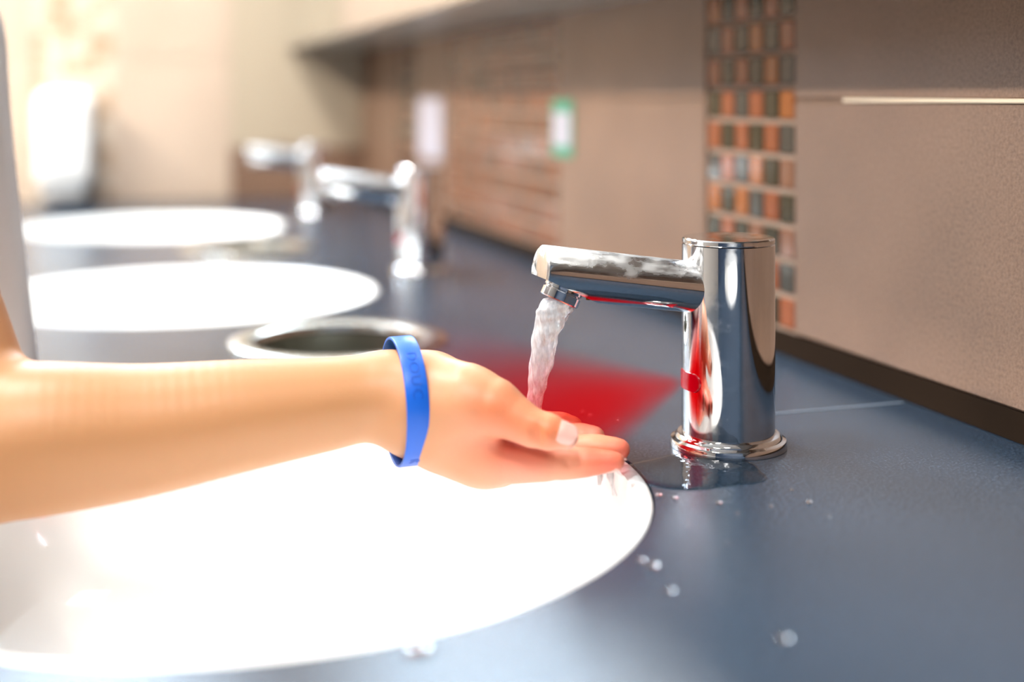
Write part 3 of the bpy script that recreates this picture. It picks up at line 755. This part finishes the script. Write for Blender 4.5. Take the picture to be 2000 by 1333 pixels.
for s in (-1, 1):
    fo = Field((-0.45, 0.985+s*0.085-0.07, -0.849), (-0.19, 0.985+s*0.085+0.07, -0.74), 0.004)
    an = Vector((-0.37, 0.985+s*0.08, -0.80)); fo.cone(an, an+Vector((0.12, s*0.015, -0.018)), 0.045, 0.037, 0.0, m=0.03); fo.cone(an+Vector((-0.015, 0, 0)), an+Vector((0, 0, 0.02)), 0.046, 0.045, 0.01)
    fo.F = np.maximum(fo.F, np.maximum(-0.847-fo.ax[2][None, None, :], fo.ax[2][None, None, :]+0.765))
    Vs, Qs = fo.mesh(); child('shoe', np_mesh('shoe', Vs-ORG, Qs), 'shoe')
ha = Field((-0.28, 0.88, 0.28), (0.06, 1.12, 0.66), 0.004)
ha.ell(HD+tilt@Vector((-0.016, 0, 0.028)), (0.098, 0.082, 0.100), 0.0, rot=R3)
ha.ell(hv(-0.075, 0, -0.035), (0.045, 0.070, 0.095), 0.03, rot=R3)
ha.cone(hv(-0.105, 0, -0.01), hv(-0.125, 0, -0.13), 0.030, 0.016, 0.02)
ha.ell(hv(0.075, 0, -0.035), (0.060, 0.066, 0.096), 0.01, cut=True, rot=R3)
Vs, Qs = ha.mesh(); child('hair', np_mesh('hair', Vs-ORG, Qs), 'hair')
for s in (-1, 1):
    e = child('eye', lathe_mesh([(0, -0.0105)]+[(0.0105*math.cos(t), 0.0105*math.sin(t)) for t in [math.pi*(-0.5+k/10) for k in range(1, 10)]]+[(0, 0.0105)], 20), 'eye_white')
    e.location = hv(0.066, s*0.030, 0.009)-Vector(ORG)
    ir = obj('iris', lathe_mesh([(0, 0), (0.0052, 0), (0.004, 0.0016), (0, 0.002)], 20), 'iris', e, 180)
    ir.location = tilt@Vector((0.0098, 0, -0.001)); ir.rotation_euler = (0, math.radians(90+28), 0)

# ------------------------------------------------------------------ blue wristband hanging loosely on the wrist
wbp = P(789, 783, .7465); wbn = empty('wristband', wbp)
wdir = (P(835, 785, .747)-P(702, 779, .740)).normalized()
q = Matrix.Rotation(math.radians(-1.5), 3, 'Y')
vs, fs = [], []; n = 120
RZ, RY, HW, TH = 0.0364, 0.0358, 0.0066, 0.0009
secp = [(-HW+0.0008, TH), (HW-0.0008, TH), (HW-0.0002, TH*0.7), (HW, 0), (HW-0.0002, -TH*0.7), (HW-0.0008, -TH), (-HW+0.0008, -TH), (-HW+0.0002, -TH*0.7), (-HW, 0), (-HW+0.0002, TH*0.7)]
def ring_pt(t, x, o):
    return q@Vector((x, -(RY+o)*math.sin(t), (RZ+o)*math.cos(t)))
for i in range(n):
    t = 2*math.pi*i/n
    for x, o in secp: vs.append(ring_pt(t, x, o))
K = len(secp)
for i in range(n):
    for k in range(K): fs.append((i*K+k, i*K+(k+1) % K, ((i+1) % n)*K+(k+1) % K, ((i+1) % n)*K+k))
obj('band', pyd(vs, fs), 'wristband_blue', wbn, 40)
tag(wbn, 'bright blue rubber wristband with embossed letters hanging loosely round the wrist', 'wristband')
for ch, deg in (('D', 36), ('O', 48), ('U', 60), ('C', 72), ('R', 142)):
    cu = bpy.data.curves.new('letter', 'FONT'); cu.body = ch; cu.size = 0.0085; cu.extrude = 0.00022; cu.align_x = 'CENTER'; cu.align_y = 'CENTER'
    to = bpy.data.objects.new('t', cu); COL.objects.link(to)
    me = bpy.data.meshes.new_from_object(to.evaluated_get(bpy.context.evaluated_depsgraph_get())); bpy.data.objects.remove(to)
    t = math.radians(deg)
    for v in me.vertices:
        x, y, z = v.co
        v.co = ring_pt(t+x/0.034, y, TH+0.00005+z)
    obj('embossed_letter', me, 'wristband_letter', wbn)

# ------------------------------------------------------------------ water
rng = np.random.default_rng(3)
aw = FA+aer_c+aer_n*0.0072
ZS = 0.3047*aw.x+0.9524*aw.y
cl = [(aw, 0.0094), (aw+aer_n*0.006, 0.0104), (P(1075, 625, ZS), 0.0096), (P(1063, 670, ZS+.001), 0.0080), (P(1057, 715, ZS+.002), 0.0066), (P(1049, 755, ZS+.003), 0.0052), (P(1044, 790, ZS+.004), 0.0044), (P(1040, 835, ZS+.005), 0.0044)]
def cr(p0, p1, p2, p3, t): return 0.5*((2*p1)+(-p0+p2)*t+(2*p0-5*p1+4*p2-p3)*t*t+(-p0+3*p1-3*p2+p3)*t**3)
rows = []
C4 = np.array([[*c, r] for c, r in cl]); C4 = np.vstack([2*C4[0]-C4[1], C4, 2*C4[-1]-C4[-2]])
for i in range(1, len(C4)-2):
    for k in range(16): rows.append(cr(C4[i-1], C4[i], C4[i+1], C4[i+2], k/16))
rows.append(C4[-2]); rows = np.array(rows); NR, NT = len(rows), 56
def tube_mesh(rows, amp, seed, NT=NT, tw=2.2):
    rg = np.random.default_rng(seed); waves = [(rg.integers(2, 9), rg.uniform(0, 6.28), rg.uniform(-3, 3)*6, rg.uniform(0.4, 1)) for _ in range(9)]
    vs, fs = [], []; NR = len(rows)
    for i, (x, y, z, r) in enumerate(rows):
        t = i/(NR-1)
        for j in range(NT):
            a = 2*math.pi*j/NT
            w = sum(am*math.sin(kk*a+ph+sp*t) for kk, ph, sp, am in waves)/4
            lump = 0.10*math.sin(t*31+1.3*math.sin(t*17)+a)*min(1, t*3)+0.07*math.sin(t*53+2*a)
            env = 0.3+0.7*min(1, t*4)
            rr = r*(1+env*(amp*w+lump*amp*3))
            vs.append((x+rr*math.cos(a+tw*t), y+rr*math.sin(a+tw*t), z))
    for i in range(NR-1):
        for j in range(NT): k = (j+1) % NT; fs.append((i*NT+j, (i+1)*NT+j, (i+1)*NT+k, i*NT+k))
    fs.append(tuple(range(NT))); fs.append(tuple(range((NR-1)*NT+NT-1, (NR-1)*NT-1, -1)))
    return pyd(vs, fs)
ws = obj('water_stream', tube_mesh(rows, 0.16, 5), 'water_foam', None, 180)
tag(ws, 'stream of aerated water falling from the near faucet into the hand', 'water')
# trickles running off the fingertips into the sink
def trickle(pts, seed, label):
    C = np.array([[*p, r] for p, r in pts]); C = np.vstack([2*C[0]-C[1], C, 2*C[-1]-C[-2]]); rr = []
    for i in range(1, len(C)-2):
        for k in range(10): rr.append(cr(C[i-1], C[i], C[i+1], C[i+2], k/10))
    rr.append(C[-2]); o = obj('water_trickle', tube_mesh(np.array(rr), 0.22, seed, 20), 'water_white', None, 180)
    tag(o, label, 'water', 'water running off the hand')
trickle([(P(1196, 911, .733), .0016), (P(1192, 930, .733), .0022), (P(1196, 948, .733), .0010), (P(1201, 968, .733), .0014)], 11, 'thin white trickle of water falling from under the index fingertip')
trickle([(P(1168, 916, .735), .0020), (P(1172, 931, .735), .0016), (P(1170, 948, .735), .0009)], 12, 'short trickle of water below the middle of the index finger')
# puddle round the base of the faucet
def blob(name, cx, cy, rx, ry, hgt, seed, material='water', n=64, rough=0.25, yaw=0.0):
    rg = random.Random(seed); ph = [(k, rg.uniform(0, 6.28), rg.uniform(0.3, 1)/k) for k in range(2, 8)]
    vs, fs = [], []; prof = [(1.0, 0.0), (0.985, 0.45), (0.95, 0.72), (0.88, 0.92), (0.7, 1.0), (0.35, 1.0)]
    for s, zz in prof:
        for j in range(n):
            a = 2*math.pi*j/n; w = 1+rough*sum(am*math.sin(k*a+p) for k, p, am in ph)
            w = 1+(w-1)*min(1, s*1.2)
            x, y = rx*w*s*math.cos(a), ry*w*s*math.sin(a)
            vs.append((cx+x*math.cos(yaw)-y*math.sin(yaw), cy+x*math.sin(yaw)+y*math.cos(yaw), 0.00015+hgt*zz))
    fs.append(tuple(range((len(prof)-1)*n, len(prof)*n)))
    for i in range(len(prof)-1):
        for j in range(n): k = (j+1) % n; fs.append((i*n+j, i*n+k, (i+1)*n+k, (i+1)*n+j))
    if material != 'water_film': fs.append(tuple(range(n-1, -1, -1)))     # a film has no underside
    bm = bmesh.new(); me = pyd(vs, fs); bm.from_mesh(me); bpy.data.meshes.remove(me)
    return obj(name, from_bm(bm), material, None, 60)
pc = G(1352, 922)
pd = blob('water_puddle', pc.x, pc.y, 0.040, 0.036, 0.0006, 7, 'water_film', rough=0.30)
tag(pd, 'clear puddle spreading on the stone in front of the near faucet', 'puddle')
# droplets on the stone
ON = 'water droplet on the stone '
DROPS = [(1276, 1107, 2.6, 'bright round '+ON+'right of the large sink, the shiniest one'), (1238, 1064, 2.2, 'wide '+ON+'close to the right rim of the large sink'),
         (1252, 1096, 1.8, 'faint '+ON+'left of the shiniest drop'), (1286, 968, 1.8, 'leftmost '+ON+'at the front edge of the puddle'),
         (1318, 974, 1.5, 'middle '+ON+'at the front edge of the puddle'), (1404, 984, 1.5, 'rightmost '+ON+'in front of the puddle'),
         (1580, 982, 1.6, 'lone '+ON+'right of the faucet reflection'), (1546, 958, 0.9, 'tiny '+ON+'between the faucet base and the lone droplet'),
         (1308, 1156, 1.8, 'dim '+ON+'below the shiniest drop'), (1530, 1250, 2.4, 'large blurred '+ON+'lowest in the picture, right of the faucet reflection'),
         (1180, 1104, 2.0, 'blurred '+ON+'touching the lower right rim of the large sink')]
DROPS += [(u, v, r, 'tiny '+ON+'between the sink rim and the puddle') for u, v, r in ((1252, 915, 1.1), (1262, 928, 1.2), (1272, 945, 1.0), (1268, 936, 0.8))]
DROPS += [(u, v, r, 'tiny '+ON+'in front of the near faucet') for u, v, r in ((1420, 1062, 0.8), (1505, 990, 0.8), (1440, 1004, 0.8), (1345, 1030, 0.8), (1620, 1010, 0.7))]
DROPS += [(u, v, r, 'small '+ON+'seen through the red beam behind the fingers') for u, v, r in ((1150, 812, 1.1), (1136, 806, 1.0), (1205, 822, 0.9))]
for i, (u, v, r, lab) in enumerate(DROPS):
    g = G(u, v); r *= 0.001
    if min(math.hypot(g.x-x, g.y-y) for x, y in SINKS) < RS+r*1.3: continue
    o = blob('water_droplet', g.x, g.y, r*1.1, r, r*0.62, 50+i, n=20, rough=0.12)
    tag(o, lab, 'droplet', 'splashed droplets on the worktop')
g = G(815, 1266)
o = blob('water_droplet', g.x, g.y-0.002, 0.0056, 0.0042, 0.0021, 90, n=32, rough=0.2)
tag(o, 'biggest water drop, on the stone at the near rim of the large sink', 'droplet', 'splashed droplets on the worktop')

# ------------------------------------------------------------------ red beam of the near faucet's sensor
apex = FA+Vector((-FR-0.0012, 0, 0.0425))
bdir = Vector((-0.93, 0.26, -0.26)).normalized()
BL_, BT = 0.19, math.tan(math.radians(31))
vs = [(0.004*math.cos(a), 0.004*math.sin(a), 0) for a in [2*math.pi*i/48 for i in range(48)]]+[((0.004+BL_*BT)*math.cos(a), (0.004+BL_*BT)*math.sin(a), BL_) for a in [2*math.pi*i/48 for i in range(48)]]
fs = [(i, (i+1) % 48, 48+(i+1) % 48, 48+i) for i in range(48)]+[tuple(range(47, -1, -1)), tuple(range(48, 96))]
bmat = bpy.data.materials.new('red_beam'); bmat.use_nodes = True; MAT['red_beam'] = bmat
nt = bmat.node_tree; nt.nodes.remove(nt.nodes['Principled BSDF'])
tc = nd(bmat, 'ShaderNodeTexCoord'); sx = nd(bmat, 'ShaderNodeSeparateXYZ'); lk(bmat, tc.outputs['Object'], sx.inputs[0])
def mth(op, a, b=None, c=None):
    n = nd(bmat, 'ShaderNodeMath', operation=op)
    for i, v in enumerate((a, b, c)):
        if v is None: continue
        if isinstance(v, (int, float)): n.inputs[i].default_value = v
        else: lk(bmat, v, n.inputs[i])
    return n.outputs[0]
rad = mth('SQRT', mth('ADD', mth('MULTIPLY', sx.outputs['X'], sx.outputs['X']), mth('MULTIPLY', sx.outputs['Y'], sx.outputs['Y'])))
lim = mth('ADD', mth('MULTIPLY', sx.outputs['Z'], BT), 0.004)
frac = mth('DIVIDE', rad, lim)
mr = nd(bmat, 'ShaderNodeMapRange', interpolation_type='SMOOTHSTEP'); lk(bmat, frac, mr.inputs['Value'])
mr.inputs['From Min'].default_value = 0.08; mr.inputs['From Max'].default_value = 1.0; mr.inputs['To Min'].default_value = 1; mr.inputs['To Max'].default_value = 0
dist = mth('POWER', mth('MAXIMUM', mth('SUBTRACT', 1.0, mth('DIVIDE', sx.outputs['Z'], BL_)), 0.0), 1.7)
ramp = nd(bmat, 'ShaderNodeMapRange', interpolation_type='SMOOTHSTEP'); lk(bmat, sx.outputs['Z'], ramp.inputs['Value']); ramp.inputs['From Max'].default_value = 0.010; ramp.inputs['To Min'].default_value = 0.3
dens = mth('MULTIPLY', mth('MULTIPLY', mr.outputs['Result'], dist), ramp.outputs['Result'])
ab = nd(bmat, 'ShaderNodeVolumeAbsorption'); ab.inputs['Color'].default_value = (0.75, 0.0, 0.01, 1); lk(bmat, mth('MULTIPLY', dens, 120.0), ab.inputs['Density'])
em = nd(bmat, 'ShaderNodeEmission'); em.inputs['Color'].default_value = (1.0, 0.0, 0.012, 1); lk(bmat, mth('MULTIPLY', dens, 25.0), em.inputs['Strength'])
ad = nd(bmat, 'ShaderNodeAddShader'); lk(bmat, ab.outputs[0], ad.inputs[0]); lk(bmat, em.outputs[0], ad.inputs[1])
bmat.cycles.emission_sampling = 'NONE'
lk(bmat, ad.outputs[0], nt.nodes['Material Output'].inputs['Volume'])
bq = bdir.to_track_quat('Z', 'Y'); bi = bq.inverted()
bm = bmesh.new(); me = pyd(vs, fs); bm.from_mesh(me)
ge = bmesh.ops.bisect_plane(bm, geom=list(bm.verts)+list(bm.edges)+list(bm.faces), plane_co=bi@(Vector((0, 0, 0.0006))-apex), plane_no=bi@Vector((0, 0, 1)), clear_inner=True)   # the stone stops the beam
bmesh.ops.holes_fill(bm, edges=[g for g in ge['geom_cut'] if isinstance(g, bmesh.types.BMEdge)])
bo = obj('sensor_beam', from_bm(bm), 'red_beam')
bo.location = apex; bo.rotation_mode = 'QUATERNION'; bo.rotation_quaternion = bdir.to_track_quat('Z', 'Y')
tag(bo, 'hazy red beam of light spreading from the near faucet sensor', 'light beam')
l = bpy.data.lights.new('sensor_light', 'SPOT'); l.energy = 0.05; l.color = (1, 0.02, 0.03); l.spot_size = math.radians(60); l.spot_blend = 0.8; l.shadow_soft_size = 0.003
lo = bpy.data.objects.new('sensor_light', l); COL.objects.link(lo); lo.location = apex+Vector((-0.004, 0, 0)); lo.rotation_mode = 'QUATERNION'; lo.rotation_quaternion = (-bdir).to_track_quat('Z', 'Y')
